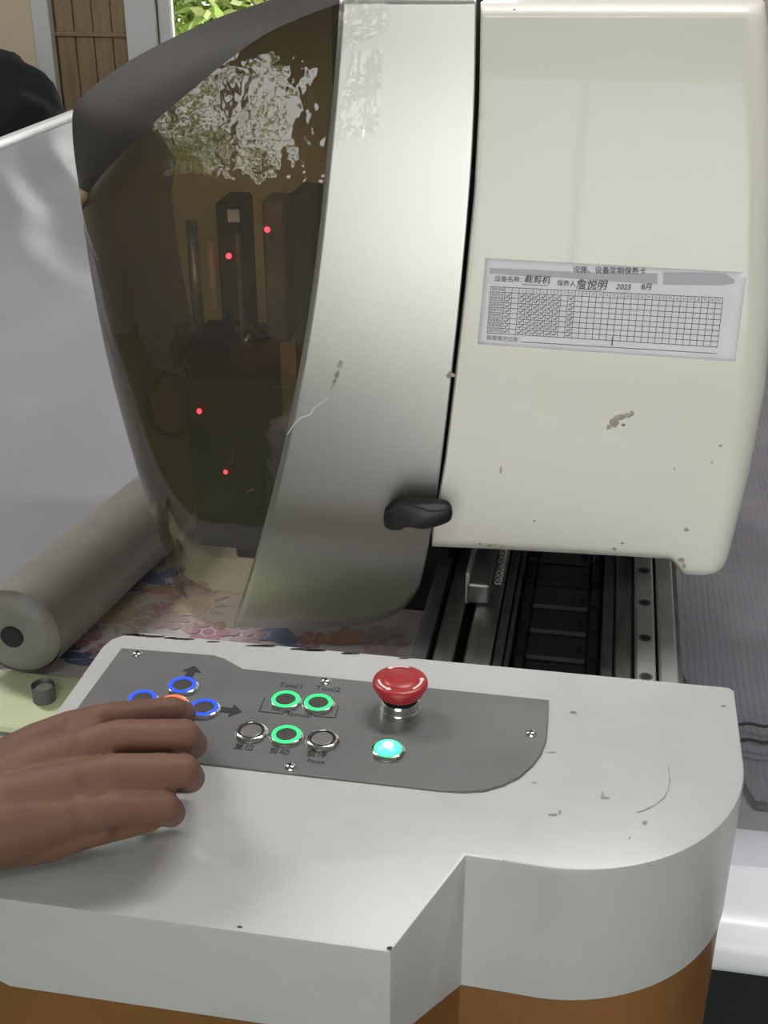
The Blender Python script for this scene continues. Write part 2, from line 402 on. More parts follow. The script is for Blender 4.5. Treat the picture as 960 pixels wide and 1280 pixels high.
# printed quilt
qz = .758
qu = empty('printed_quilt', (-.5, 1.5, .7455), 'white quilt cloth printed with suns, fish and flowers beside the roller', 'quilt')
g = []
for i in range(40):
    y = lerp(1.092, 2.6, i / 39); r = []
    for j in range(50):
        x = lerp(-.70, -.145, j / 49)
        r.append(Vector((x, y, qz + .004 * noise.noise(Vector((x * 7, y * 7, 3))) - (.008 if i == 0 else 0))))
    g.append(r)
o = shell(g, 2.6); 
b = B().grid(g); n0 = len(b.v)
o = b.obj('cloth', 'quilt', qu, True)
B().box(-.70, -.145, 1.095, 2.6, .7457, .752).obj('backing', 'quilt', qu)
def quilt_z(x, y): return qz + .004 * noise.noise(Vector((x * 7, y * 7, 3))) + .0008
def qprint(name, polys, key):
    bb = B()
    for P_ in polys:
        bb.add([(x, y, quilt_z(x, y)) for x, y in P_], [tuple(range(len(P_)))])
    bb.obj(name, 'q_' + key, qu)
def petals(cx, cy, r0, r1, n, wd, ph=0):
    out = []
    for k in range(n):
        a = 2 * math.pi * k / n + ph; a1 = a + wd; am = a + wd / 2
        out.append([(cx + r0 * math.cos(a), cy + r0 * math.sin(a)), (cx + r1 * math.cos(am), cy + r1 * math.sin(am)), (cx + r0 * math.cos(a1), cy + r0 * math.sin(a1))])
    return out
def disc(cx, cy, r, sx=1, sy=1, n=18): return [(cx + r * sx * math.cos(2 * math.pi * k / n), cy + r * sy * math.sin(2 * math.pi * k / n)) for k in range(n)]
def fish(cx, cy, s_, ang):
    ca, sa = math.cos(ang), math.sin(ang)
    tr = lambda P_: [(cx + s_ * (x * ca - y * sa), cy + s_ * (x * sa + y * ca)) for x, y in P_]
    return [tr(disc(0, 0, 1, 1, .5)), tr([(-.8, 0), (-1.5, .55), (-1.3, 0), (-1.5, -.55)]), tr([(-.2, .4), (.2, .9), (.4, .4)])]
def qp(px, py): p_ = uz(px, py, qz); return p_.x, p_.y
sx, sy = qp(146, 768)
qprint('sun_print', [disc(sx, sy, .026)] + petals(sx, sy, .030, .055, 14, .3), 'yellow')
qprint('sun_print', [disc(sx - .0, sy + .42, .026)] + petals(sx, sy + .42, .030, .055, 14, .3), 'yellow')
for (px, py, s_, an, k) in ((188, 722, .026, 2.6, 'blue'), (206, 738, .022, .3, 'orange'), (215, 716, .02, .9, 'blue'), (165, 727, .02, 2.0, 'blue'), (430, 797, .03, .4, 'orange'), (350, 795, .03, 2.4, 'blue')):
    x, y = qp(px, py); qprint('fish_print', fish(x, y, s_, an), k)
for (px, py, s_, k) in ((100, 795, .030, 'pink'), (195, 770, .034, 'rose'), (205, 760, .016, 'pink'), (170, 800, .022, 'rose'), (200, 700, .022, 'rose'), (232, 775, .03, 'rose'), (260, 790, .03, 'pink'),
                        (190, 684, .02, 'pink'), (310, 793, .03, 'rose'), (480, 800, .035, 'rose'), (390, 800, .02, 'pink'), (225, 745, .018, 'rose'), (130, 815, .02, 'pink')):
    x, y = qp(px, py); qprint('flower_print', [disc(x + s_ * .62 * math.cos(q * 1.0472), y + s_ * .62 * math.sin(q * 1.0472), s_ * .3, n=10) for q in range(6)] + [disc(x, y, s_ * .22, n=10)], k)
x, y = qp(75, 822); qprint('wave_print', [disc(x + dx, y + dy, .016, 1.4, .5) for dx, dy in ((-.02, 0), (.01, .006), (.03, -.004), (.045, .012), (-.005, .022), (.07, .0), (.085, .012))], 'navy')
x, y = qp(98, 826); qprint('wave_print', [disc(x + dx, y + dy, .012, 1.3, .35) for dx, dy in ((0, 0), (.025, .012), (.045, -.004))], 'blue')

for k in range(60):
    x = random.uniform(-.62, -.19); y = random.uniform(1.14, 2.5)
    if y < 1.45 and x < -.5: continue
    kind = random.choice(('sun', 'fish', 'flower', 'flower')); s_ = random.uniform(.02, .034)
    if kind == 'sun': qprint('sun_print', [disc(x, y, s_ * .8)] + petals(x, y, s_, s_ * 1.7, 14, .3), 'yellow')
    elif kind == 'fish': qprint('fish_print', fish(x, y, s_, random.uniform(0, 6.3)), random.choice(('blue', 'orange', 'rose')))
    else: qprint('flower_print', [disc(x + s_ * .62 * math.cos(q * 1.0472), y + s_ * .62 * math.sin(q * 1.0472), s_ * .3, n=10) for q in range(6)] + [disc(x, y, s_ * .22, n=10)], random.choice(('rose', 'pink')))

# roller wrapped in grey cloth
RR = .052; ZR = .762 + RR
a_ = uz(28, 784, ZR); c_ = uz(181, 651, ZR)
rslope = (c_.x - a_.x) / (c_.y - a_.y)
def rx_at(y): return a_.x + (y - a_.y) * rslope
RX = rx_at(1.3)
ro = empty('cloth_roller', (rx_at(1.9), 1.9, ZR - RR), 'long round roller wrapped in shiny grey cloth beside the printed quilt', 'roller')
g = []; nR = 60
for i in range(nR + 1):
    y = lerp(1.075, 2.9, (i / nR) ** 1.4); r = []
    for k in range(33):
        a = 2 * math.pi * k / 32; rr = RR * (1 + .05 * noise.noise(Vector((math.cos(a) * 1.2, y * 6, math.sin(a) * 1.2))))
        r.append(Vector((rx_at(y) + rr * math.cos(a), y, ZR + rr * math.sin(a))))
    g.append(r)
B().grid(g).obj('wrap', 'roller', ro, True)
B().lathe([(.0, 0), (.03, 0), (.044, .004), (.0515, .012)], (rx_at(1.07), 1.066, ZR), 32, axis=(0, 1, 0), cap=False).obj('end_cap', 'roller', ro, True)
B().lathe([(.0, -.002), (.013, -.002), (.013, .001)], (rx_at(1.07), 1.066, ZR), 24, axis=(0, 1, 0), cap=False).obj('end_hole', 'ink', ro)

# white film over the cloth at the left, hung up to a side rail
fl = empty('white_film', (-1.1, 2.6, .7455), 'wide sheet of white plastic film with soft folds below the side rail', 'film sheet')
g = []
RAILX, RAILZ = -1.56, .95
for i in range(150):
    y = lerp(.93, 4.6, i / 149); r = []
    for j in range(60):
        t_ = j / 59; x = lerp(rx_at(min(y, 2.9)) - RR - .006, RAILX, t_)
        base = .765 + .10 * math.exp(-((t_) / .06) ** 2) * .2 + (RAILZ - .765) * max(0, (t_ - .25) / .75) ** 1.6
        wv = .034 * noise.noise(Vector((x * 2.0, y * 1.6, 0))) + .014 * noise.noise(Vector((x * 3 + y * 4, y * 2.2 - x * 2, 5)))
        fold = .024 * math.sin((y * 1.0 + x * 1.3) * 16 + 3 * noise.noise(Vector((x * 2, y * 2, 9)))) * max(0, t_ - .55) / .45
        env = min(1, t_ * 6) * min(1, (1 - t_) * 8)
        r.append(Vector((x, y, max(.75, base + (wv + fold) * env))))
    g.append(r)
B().grid(g).obj('sheet', 'film', fl, True)
sr = empty('side_rail', (RAILX, 2.6, .745), 'pale round side rail on posts holding up the white film', 'rail')
B().tube([(RAILX - .026, .95, RAILZ), (RAILX - .026, 4.65, RAILZ)], .022, 14).obj('bar', 'ledge', sr, True)
for y in (1.2, 2.4, 3.6, 4.6): B().box(RAILX - .036, RAILX - .016, y - .012, y + .012, .746, RAILZ - .015).obj('post', 'ledge', sr)

# dark ribbed fabric with clear film over it, right of the beam
fy0 = 1.0
df = empty('ribbed_fabric', (1.2, 2.7, .7455), 'dark grey ribbed fabric spread on the bed under clear film', 'fabric')
g = []
for i in range(110):
    y = lerp(fy0, 4.6, (i / 109) ** 1.3); r = []
    for j in range(90):
        x = lerp(pl([(1.0, .186), (1.25, .115)], y), 2.35, (j / 89) ** 1.5)
        r.append(Vector((x, y, .7555 + .0035 * noise.noise(Vector((x * 10, y * 6, 1))) + .002 * noise.noise(Vector((x * 30, y * 22, 4))))))
    g.append(r)
B().grid(g).obj('cloth', 'fabric', df, True)
B().box(.19, 2.35, fy0, 4.6, .7457, .7505).obj('backing', 'fabric', df)
cf = empty('clear_film', (1.2, 2.7, .7455), 'crinkled clear plastic film lying over the dark ribbed fabric', 'film sheet')
g = []
for i in range(140):
    y = lerp(.905, 4.62, (i / 139) ** 1.4); r = []
    for j in range(100):
        x = lerp(.112, 2.36, (j / 99) ** 1.5)
        zz = .762 if y > fy0 else lerp(.7545, .762, (y - .905) / (fy0 - .905))
        cr = noise.noise(Vector((x * 14, y * 5, 2))); cr = max(0, abs(cr) - .25)
        r.append(Vector((x, y, zz + .012 * cr * (1 if y > fy0 else .4) + .002 * noise.noise(Vector((x * 25, y * 25, 7))) )))
    g.append(r)
B().grid(g).obj('sheet', 'clear', cf, True)
for (py, lab) in ((906, 'thin black string lying across the ribbed fabric, the one farther from its cut edge'), (926, 'thin black string lying across the ribbed fabric, the one closer to its cut edge')):
    P_ = [uz(900 + k * 8, py + 2 * math.sin(k * 1.1), .776) for k in range(12)] + [Vector((1.0, uz(960, py, .776).y + .02, .776)), Vector((2.2, uz(960, py, .776).y + .05, .776))]
    B().tube(P_, .0017, 6).obj('black_string', 'ink', None, True, origin=(P_[3].x, P_[3].y, .766), label=lab, cat='string', group='strings on the ribbed fabric')

# side table and heap of black cloth beyond the rail
st = empty('side_table', (-2.6, 4.3, 0), 'plain wooden side table behind the side rail', 'table')
B().box(-3.3, -1.72, 3.7, 4.9, .70, .74, .005, 1).obj('table_top', 'wood', st)
for x in (-3.22, -1.82):
    for y in (3.78, 4.82): B().box(x - .03, x + .03, y - .03, y + .03, 0, .70).obj('leg', 'wood', st)
b = B()
for (px, py, R_) in ((8, 150, .20), (-5, 118, .16), (-40, 130, .22), (45, 158, .13), (62, 165, .09), (25, 160, .16), (-90, 150, .22), (20, 170, .16), (50, 178, .1)):
    p_ = uy(px, py, 4.15 + R_ * .3); b.sphere((p_.x, p_.y, max(.74 + R_ * .6, p_.z)), R_, 14, 9, (1, 1, .9))
o = b.obj('black_cloth_heap', 'blackcloth', None, origin=(-2.1, 4.2, .74), label='rumpled heap of black cloth piled behind the side rail', cat='cloth')
evalmesh(o, [('REMESH', dict(mode='VOXEL', voxel_size=.022)), ('SMOOTH', dict(iterations=6, factor=.5))])
for vv in o.data.vertices:
    q = vv.co; d_ = noise.noise(q * 9) * .03 + noise.noise(q * 22) * .012; vv.co = q + q.normalized() * d_
zmin = min(vv.co.z for vv in o.data.vertices)
for vv in o.data.vertices: vv.co.z = max(0.001, vv.co.z)

# ================================================================ GANTRY BEAM
ZT = .90
bx = lambda c: (-.13 + (c - 100) * (.228 / 780))
Y0, Y1 = .835, 4.5
gb = empty('gantry_beam', (0, 2.6, .7455), 'steel gantry beam with slide rails and a black cable channel', 'beam')
b = B().box(bx(100) - .004, bx(880), Y0, Y1, .775, .838); b.obj('beam_core', 'steel_dark', gb)
B().box(bx(100) - .004, bx(100) + .006, Y0, Y1, .838, .872).obj('side_wall', 'steel_dark', gb)
B().box(bx(40), bx(88), Y0 + .12, Y1, .772, .905).obj('side_plate', 'steel_dark', gb)
B().box(bx(104), bx(170), Y0, Y1, .838, ZT, .0015, 1).obj('guide_bar', 'steel', gb)
B().box(bx(205), bx(290), Y0, Y1, .838, ZT, .0015, 1).obj('guide_bar', 'steel', gb)
B().box(bx(296), bx(325), Y0, Y1, .838, ZT - .004, .001, 1).obj('guide_bar', 'steel_dark', gb)
B().box(bx(330), bx(345), Y0, Y1, .838, ZT - .01, .001, 1).obj('channel_wall', 'steel_dark', gb)
B().box(bx(640), bx(678), Y0, Y1, .838, ZT - .008, .001, 1).obj('channel_wall', 'steel_dark', gb)
B().box(bx(683), bx(738), Y0, Y1, .838, ZT - .004, .0015, 1).obj('guide_bar', 'steel', gb)
rail = B().box(bx(745), bx(808), Y0, Y1, .838, ZT + .008, .002, 1).obj('slide_rail', 'steel_light', gb)
yh = [uz(500 + 775 / 2.526, 660 + cy / 2.526, ZT + .008).y for cy in (237, 350, 470)]
pitch = (yh[0] - yh[2]) / 2
for k in range(14):
    y = yh[2] + pitch * (k - 1)
    if y < Y0 + .01: continue
    B().lathe([(.0062, ZT + .0079), (.0062, ZT + .0086), (.0045, ZT + .0086), (.0045, ZT + .0079)], ((bx(745) + bx(808)) / 2, y, 0), 16, cap=False).obj('hole_rim', 'steel_dark', rail)
    B().lathe([(.0, ZT + .0082), (.0046, ZT + .0082)], ((bx(745) + bx(808)) / 2, y, 0), 16, cap=False).obj('bolt_hole', 'ink', rail)
B().box(bx(820), bx(878), Y0, Y1, .775, ZT + .004, .002, 1).obj('outer_bar', 'steel_light', gb)
B().box(bx(880) + .001, bx(880) + .007, Y0, Y1, .775, ZT - .015, .001, 1).obj('outer_lip', 'steel', gb)
for y in (Y0 + .3, 2.6, Y1 - .2): B().box(-.09, .07, y - .08, y + .08, .7460, .775).obj('foot', 'steel_dark', gb)
# sliding block with a spring beside it
pa = uz(583, 742, ZT + .012); pb = uz(612, 744, ZT + .012)
blk = B().box(pa.x, pb.x, pa.y, pa.y + .26, ZT + .0005, ZT + .024, .003, 2).obj('slide_block', 'steel', gb)
sp = []
for k in range(120): a = k * .9; sp.append((pb.x + .006 + .0035 * math.cos(a), pa.y + .02 + k * .0014, ZT + .014 + .0035 * math.sin(a)))
B().tube(sp, .0008, 5).obj('spring', 'steel_light', blk)
B().box(bx(168), bx(180), 1.08, 1.36, ZT, ZT + .035).obj('bracket', 'steel_light', gb)
# cable chain in the channel
ch = empty('cable_chain', ((bx(345) + bx(635)) / 2, 1.4, .838), 'black plastic cable chain lying in the channel of the beam', 'cable chain')
xm0, xm1 = bx(352), bx(632); L_ = .05
for k in range(16):
    y = .84 + k * L_
    lk = B().box(xm0 + .010, xm1 - .010, y + .003, y + L_ - .003, .8385, .868, .003, 1).obj('link', 'chain', ch)
    for (xa, xb) in ((xm0, xm0 + .010), (xm1 - .010, xm1)): B().box(xa, xb, y + .001, y + L_ - .001, .8385, .872, .002, 1).obj('link_side', 'chain', lk)
    for xa in (xm0 + .001, xm1 - .008): B().box(xa, xa + .007, y - .004, y + .004, .8721, .874).obj('link_pin', 'ink', lk)
    B().box(xm1 - .022, xm1 - .016, y + .018, y + .026, .868, .8695, 0).obj('clip', 'ink', lk)

# ================================================================ CUTTING HEAD
def PA(z): return 1.05 + (.29 if z > 1.02 else 1.9) * (z - 1.02) ** 2   # leans back above, tucks in below
def PC(z): return 1.05 + .29 * (z - 1.02) ** 2
hd = empty('fabric_cutter', (-.17, 1.35, .79), 'fabric cutter with cream cover, silver strip and smoked brown cover', 'fabric cutter')
def us_list(us_): return us_
# --- cream cover
Lc = [(0, 601), (130, 599), (240, 593), (370, 581), (480, 569), (590, 556), (682, 540)]
Rc = [(0, 956), (40, 960), (100, 963), (250, 966), (400, 964), (490, 956), (590, 937), (680, 915), (718, 905)]
Bc = [(0, 683), (.2, 686), (.6, 694), (.78, 698), (.80, 699), (.815, 702), (.83, 709), (.845, 716), (.865, 718), (.92, 719), (.96, 716), (.985, 709), (1, 698)]
ul = [0, .006, .015] + [i / 40 for i in range(1, 31)] + [.77, .78, .79, .80, .8075, .815, .8225, .83, .8375, .845, .855, .865, .88, .9, .92, .935, .95, .96, .97, .98, .988, .994, 1]
vl = [0, .004, .009, .015, .022, .03, .04, .05] + [.05 + .9 * i / 40 for i in range(1, 41)] + [.96, .97, .978, .985, .991, .996, 1]
def rnd(e, r): e = max(0, min(1, e)); return r * (1 - math.sqrt(max(0, 1 - (1 - e) ** 2)))
def cover_pt(u, v, off=0):
    y = lerp(3, pl(Bc, u), v); yn = lerp(3, 700, v)
    x = lerp(pl(Lc, yn), pl(Rc, yn), u)
    px_r = (1 - u) * 370; px_b = (1 - v) * 700; px_t = v * 700; px_l = u * 370
    dd = rnd(px_r / 34, .035) + rnd(px_b / 10, .010) + rnd(px_t / 16, .022) + rnd(px_l / 4, .003)
    return us(x, y, PC, dd + off)
g = [[cover_pt(u, v) for u in ul] for v in vl]
o = shell(g, 1.62).obj('cream_cover', 'cover', hd); autosmooth(o, 40); cover = o
meta(o, 'cream painted rounded cover with worn lower edge')
# stains on the cover
def blob(px, py, rx, ry, n=9, P=PC, off=-.0006, rot=0):
    pts = []
    for k in range(n):
        a = 2 * math.pi * k / n; q = 1 + .5 * (random.random() - .5)
        x = rx * q * math.cos(a); y = ry * q * math.sin(a); pts.append(us(px + x * math.cos(rot) - y * math.sin(rot), py + x * math.sin(rot) + y * math.cos(rot), P, off))
    return pts
b = B()
for (px, py, rx, ry) in ((768, 528, 6, 6), (775, 522, 7, 4), (785, 519, 4, 3), (790, 517, 3, 4), (761, 534, 3, 3), (779, 531, 3, 2), (626, 588, 1.6, 5), (900, 557, 2.5, 1.5), (890, 578, 1.8, 1.2), (858, 662, 3.5, 2.4), (778, 679, 2.5, 1.3),
                        (768, 686, 3, 1.8), (668, 651, 1.6, 1.2), (852, 700, 4, 3), (855, 707, 2.2, 3), (615, 682, 7, 1.6), (627, 684, 4, 1.5), (600, 680, 3, 1), (843, 586, 1, 2.2), (643, 12, 2, 1)):
    p_ = blob(px, py, rx, ry); b.add(p_, [tuple(range(len(p_)))])
b.obj('grime_marks', 'stain', cover, kind='stuff')
# --- silver strip
Ls = smoothpts([(425, -3), (418, 100), (408, 200), (398, 300), (385, 400), (367, 500), (345, 600), (318, 700), (291, 786)], 2)
Rs = smoothpts([(595, -3), (593, 130), (587, 240), (575, 370), (563, 480), (550, 590), (535, 690), (522, 745)], 2)
Bs = [(0, 785), (.45, 785), (.62, 783), (.75, 779), (.85, 771), (.93, 760), (.975, 748), (1, 734)]
Lsd = [(y, x) for x, y in Ls]; Rsd = [(y, x) for x, y in Rs]
g = []
ul2 = [i / 24 for i in range(25)] + [.975, .99]; ul2 = sorted(set(ul2))
for i in range(71):
    v = i / 70; r = []
    for u in ul2:
        y = lerp(-3, pl(Bs, u), v); r.append(us(lerp(pl(Lsd, y), pl(Rsd, y), u), y, PA, -.004))
    g.append(r)
b = B().grid(g)
strip = b.obj('silver_strip', 'strip', hd, True); meta(strip, 'silver white curved metal strip')
md = strip.modifiers.new('thick', 'SOLIDIFY'); md.thickness = .004; md.offset = -1
b = B()
for (px, py, rx, ry, ro_) in ((425, 456, 3.4, 5, .2), (421, 468, 2.2, 5, .3), (417, 480, 2, 6, .3), (414, 487, 1.5, 3, .2)):
    p_ = blob(px, py, rx, ry, 10, PA, -.0052, ro_); b.add(p_, [tuple(range(len(p_)))])
for (px, py) in ((563, 467), (566, 469), (561, 470)):
    p_ = blob(px, py, 3, 2.5, 8, PA, -.0052); b.add(p_, [tuple(range(len(p_)))])
b.obj('label_residue', 'stain', strip, kind='stuff')
def ribbon(pts, wpx, P, off):
    v = []; f = []
    for k, (x, y) in enumerate(pts):
        a = pts[max(0, k - 1)]; c = pts[min(len(pts) - 1, k + 1)]; dx, dy = c[0] - a[0], c[1] - a[1]; l = math.hypot(dx, dy) or 1
        w_ = wpx if not hasattr(wpx, '__len__') else wpx[k]
        v += [us(x - dy / l * w_, y + dx / l * w_, P, off), us(x + dy / l * w_, y - dx / l * w_, P, off)]
        if k: n = 2 * k; f.append((n - 2, n - 1, n + 1, n))
    return v, f
v, f = ribbon([(359, 543), (368, 530), (376, 522), (388, 518), (393, 509), (404, 503), (410, 496)], [.5, .8, 1., 1.2, .8, .8, .5], PA, -.0049)
B().add(v, f).obj('crease', 'frame', strip)
# --- clear tape on the strip and on the cover corner
def patch(name, P, pts4, off, n=14, amp=.002, parent=hd, seed=0):
    g = []
    for i in range(n + 1):
        r = []
        for j in range(n + 1):
            u, v = j / n, i / n
            x = lerp(lerp(pts4[0][0], pts4[1][0], u), lerp(pts4[3][0], pts4[2][0], u), v); y = lerp(lerp(pts4[0][1], pts4[1][1], u), lerp(pts4[3][1], pts4[2][1], u), v)
            r.append(us(x, y, P, off - amp * abs(noise.noise(Vector((u * 5 + seed, v * 5, seed))))))
        g.append(r)
    o = B().grid(g).obj(name, 'tape', parent, True); return o
patch('clear_tape', PA, [(424, -4), (482, -4), (486, 36), (422, 66)], -.0060, amp=.004, parent=strip)
patch('clear_tape', PA, [(440, 66), (480, 60), (472, 168), (412, 178)], -.0060, amp=.0025, parent=strip, seed=4)
# --- smoked cover: face, bevelled shoulder and rear shell
crease = smoothpts([(424, 4), (380, 20), (330, 42), (285, 75), (240, 112), (190, 155), (150, 195), (118, 228), (101, 252)], 2)
sil = smoothpts([(101, 252), (108, 310), (120, 380), (134, 450), (152, 520), (172, 590), (190, 645), (206, 694), (219, 735), (232, 762), (250, 777), (272, 784), (292, 786)], 2)
NC = 44; NS = 50
Lf = resample(crease, NC) + resample(sil, NS)[1:]
NR = len(Lf)
# right boundary follows the strip edge
Rf = []
for i in range(NR):
    t_ = i / (NR - 1); y = lerp(4, 786, t_ ** 1.0); Rf.append((pl(Lsd, y) + 5 * (1 - t_ ** 8), y))
def face_pt(i, u):
    x = lerp(Lf[i][0], Rf[i][0], u); y = lerp(Lf[i][1], Rf[i][1], u)
    wpx = max(1, Rf[i][0] - Lf[i][0]); e = u * wpx / 60
    k = min(1, max(0, (i - NC * .7) / (NC * .5))) * min(1, (NR - 1 - i) / 16) * min(1, wpx / 120)
    return us(x, y, PA, .004 + rnd(e, .035) * k)
uf = [0, .01, .025, .045, .07, .1, .14, .18] + [.18 + .82 * j / 20 for j in range(1, 21)]
face = [[face_pt(i, u) for u in uf] for i in range(NR)]
o = B().grid(face).obj('smoked_cover', 'acrylic', hd, True); weld(o); smoked = o
for p_ in o.data.polygons: p_.use_smooth = True
meta(o, 'glossy smoked brown transparent cover')
rim = smoothpts([(430, -36), (345, -2), (275, 20), (215, 47), (160, 76), (120, 105), (92, 129), (89.5, 150), (92, 190), (101, 250)], 2)
rimr = resample(rim, NC)
creaser = [face[i][0] for i in range(NC)]
g = []
for i in range(NC):
    a = creaser[i]; t_ = i / (NC - 1); dep = .075 * (1 - t_ ** 6) + .002
    c = us(rimr[i][0], rimr[i][1], PA, dep)
    r = []
    for j in range(9):
        s_ = j / 8; q = a.lerp(c, s_); q.y -= .010 * math.sin(math.pi * s_) * (1 - t_ ** 4); r.append(q)
    g.append(r)
sh = B().grid(g).obj('shoulder', 'acrylic_rim', smoked, True)
# rear shell from rim / silhouette back
bk = 1.50
edge = [g[i][8] for i in range(NC)] + [face[i][0] for i in range(NC, NR)]
gg = []
for q in [e_ for e_ in edge if e_.z > .91]: gg.append([q, Vector((lerp(q.x, -.25, .02), q.y + .04, q.z)), Vector((lerp(q.x, -.25, .03), bk, q.z))])
B().grid(gg).obj('rear_shell', 'shell', smoked, True)
# works seen through the cover
wk = []
def work(name, x0, y0, x1, y1, Y, dep, m, bev=.003, par=hd):
    a = uy(x0, y0, Y); c = uy(x1, y1, Y)
    return B().box(min(a.x, c.x), max(a.x, c.x), Y, Y + dep, min(a.z, c.z), max(a.z, c.z), bev, 1).obj(name, m, par)
le = [Vector((lerp(q.x, -.25, .03) + .008, 1.30, q.z - .004)) for q in edge[4::3] if q.z > .915]
bp = le + [Vector((-.30, 1.30, .93)), Vector((-.235, 1.30, 1.0)), Vector((-.235, 1.30, max(q.z for q in le)))]
nb = len(bp)
B().add(bp + [p_ + Vector((0, .006, 0)) for p_ in bp], [tuple(range(nb)), tuple(range(2 * nb - 1, nb - 1, -1))] + [(i, (i + 1) % nb, nb + (i + 1) % nb, nb + i) for i in range(nb)]).obj('tan_backplate', 'tan', hd)
mc = work('mechanism_column', 268, 252, 322, 700, 1.25, .06, 'innerblack')
work('label_tab', 284, 262, 299, 278, 1.247, .003, 'paper', 0, mc)
work('piston_rod', 296, 290, 303, 420, 1.24, .008, 'innergrey', .002, mc)
work('motor_body', 326, 250, 362, 430, 1.26, .05, 'innergrey')
work('motor_body', 362, 240, 402, 690, 1.25, .06, 'innerblack')
work('lower_carriage', 228, 430, 335, 690, 1.21, .09, 'innerblack')
a = uy(239, 276, 1.23); c = uy(250, 430, 1.23)
B().tube([a, c], .0062, 12).obj('guide_rod', 'steel', hd, True)
a = uy(262, 300, 1.235); c = uy(268, 385, 1.235); B().tube([a, c], .004, 8).obj('guide_rod', 'tan', hd, True)
loop = [uy(214 + 28 * math.cos(k * .35 + 1.0), 505 + 40 * math.sin(k * .35 + 1.0), 1.125) for k in range(15)]
B().tube(loop, .0032, 8).obj('cable_loop', 'innerblack', hd, True)
B().tube([uy(300, 420, 1.205), uy(306, 428, 1.2), uy(312, 418, 1.203)], .003, 8).obj('clamp_lever', 'chrome', hd, True)
for (px, py, r_) in ((334, 287, .0030), (286, 320, .0030), (249, 514, .0028), (282, 590, .0024)):
    B().sphere(uy(px, py, 1.205 if py > 400 else 1.233), r_, 10, 7).obj('red_led', 'led_red', hd, True)
B().tube([uy(283, 588, 1.203), uy(289, 577, 1.203), uy(292, 565, 1.203)], .0007, 6).obj('led_streak_wire', 'chrome', hd)  # added wires standing in for streaks of red LED reflection
B().tube([uy(309, 614, 1.203), uy(318, 611, 1.203)], .0007, 6).obj('led_streak_wire', 'chrome', hd)
# dark inside frame behind the strip, carriage on the beam
a = uy(432, 5, 1.24); c = uy(430, 760, 1.2)
B().box(-.265, -.132, 1.20, 1.50, .93, 1.46, .004, 1).obj('inner_frame', 'innerblack', hd)
B().box(-.20, -.1335, 1.16, 1.50, .835, .93, .004, 1).obj('inner_frame', 'innerblack', hd)
B().box(-.125, .09, 1.22, 1.56, .9085 + .016, .955, .004, 1).obj('carriage_plate', 'black', hd)
# black latch
latch_out = smoothpts([(481, 636), (492, 624), (505, 621), (530, 624), (552, 623), (564, 629), (566, 642), (563, 652), (548, 658), (530, 662), (512, 658), (504, 659), (500, 663), (482, 662), (479, 650), (481, 636)], 1)[:-1]
v = []; f = []; n = len(latch_out)
fr = [us(x, y, PA, -.036) for x, y in latch_out]; bkp = [us(x, y, PA, -.001) for x, y in latch_out]
cen = sum(fr, Vector()) / n; ins = [p_.lerp(cen, .12) + Vector((0, -.004, 0)) for p_ in fr]
v = bkp + fr + ins
f = [(i, (i + 1) % n, n + (i + 1) % n, n + i) for i in range(n)] + [(n + i, n + (i + 1) % n, 2 * n + (i + 1) % n, 2 * n + i) for i in range(n)] + [tuple(range(2 * n, 3 * n)), tuple(range(n))[::-1]]
lt = B().add(v, f).obj('latch', 'black', hd); autosmooth(lt, 50)
v, f = ribbon([(486, 640), (500, 632), (518, 634), (540, 640), (560, 638)], 1.2, PA, -.0412)
B().add(v, f).obj('latch_seam', 'chain', lt)
# maintenance sheet taped on the cover -----------------------------------------------------
pc = empty('maintenance_sheet', us(765, 440, PC), 'white printed maintenance checklist sheet taped on the cream cover', 'paper')
c4 = [(607, 323), (934, 341), (919, 452), (597, 430)]
g = []
for i in range(15):
    r = []
    for j in range(33):
        u, v_ = j / 32, i / 14
        x = lerp(lerp(c4[0][0], c4[1][0], u), lerp(c4[3][0], c4[2][0], u), v_); y = lerp(lerp(c4[0][1], c4[1][1], u), lerp(c4[3][1], c4[2][1], u), v_)
        r.append(us(x, y, lambda z: PC(z) + 0, -.0010 + rnd((960 - x) / 34, .035) * (1 if x > 925 else .6)))
    g.append(r)
sheet = B().grid(g).obj('sheet', 'paper', pc, True); md = sheet.modifiers.new('t', 'SOLIDIFY'); md.thickness = .0003; md.offset = 1
def ppt(x, y, off=-.0022): return us(x, y, PC, off)
def gpt(u, v): # inside the printed table
    tl, tr_, br, bl = (613.6, 358.3), (904, 372.5), (896.5, 434), (609, 416)
    return (lerp(lerp(tl[0], tr_[0], u), lerp(bl[0], br[0], u), v), lerp(lerp(tl[1], tr_[1], u), lerp(bl[1], br[1], u), v))
def pline(b, a, c, w_=.45, off=-.0023):
    dx, dy = c[0] - a[0], c[1] - a[1]; l = math.hypot(dx, dy); nx, ny = -dy / l * w_, dx / l * w_; n_ = 8; v = []; f = []
    for k in range(n_ + 1):
        x, y = lerp(a[0], c[0], k / n_), lerp(a[1], c[1], k / n_); v += [ppt(x + nx, y + ny, off), ppt(x - nx, y - ny, off)]
        if k: q = 2 * k; f.append((q - 2, q - 1, q + 1, q))
    b.add(v, f)
b = B()
for k in range(10): pline(b, gpt(0, k / 9), gpt(1, k / 9), .33)
ucol = [0, .062] + [.062 + .938 * k / 31 for k in range(1, 32)]
for u in ucol: pline(b, gpt(u, 0), gpt(u, 1), .30)
b.obj('printed_table', 'ink_grey', pc)
b = B(); pline(b, (652, 427.5), (896, 442), .35); b.obj('printed_line', 'ink_grey', pc)
def ptext(body, cx, cy, size, m, name, slope=.058, shear=0, bold=0):
    v, f = text2d(body, 1, shear, bold)
    B().add([ppt(cx + x * size, cy + x * size * slope - y * size, -.0026) for x, y in v], f).obj(name, m, pc)
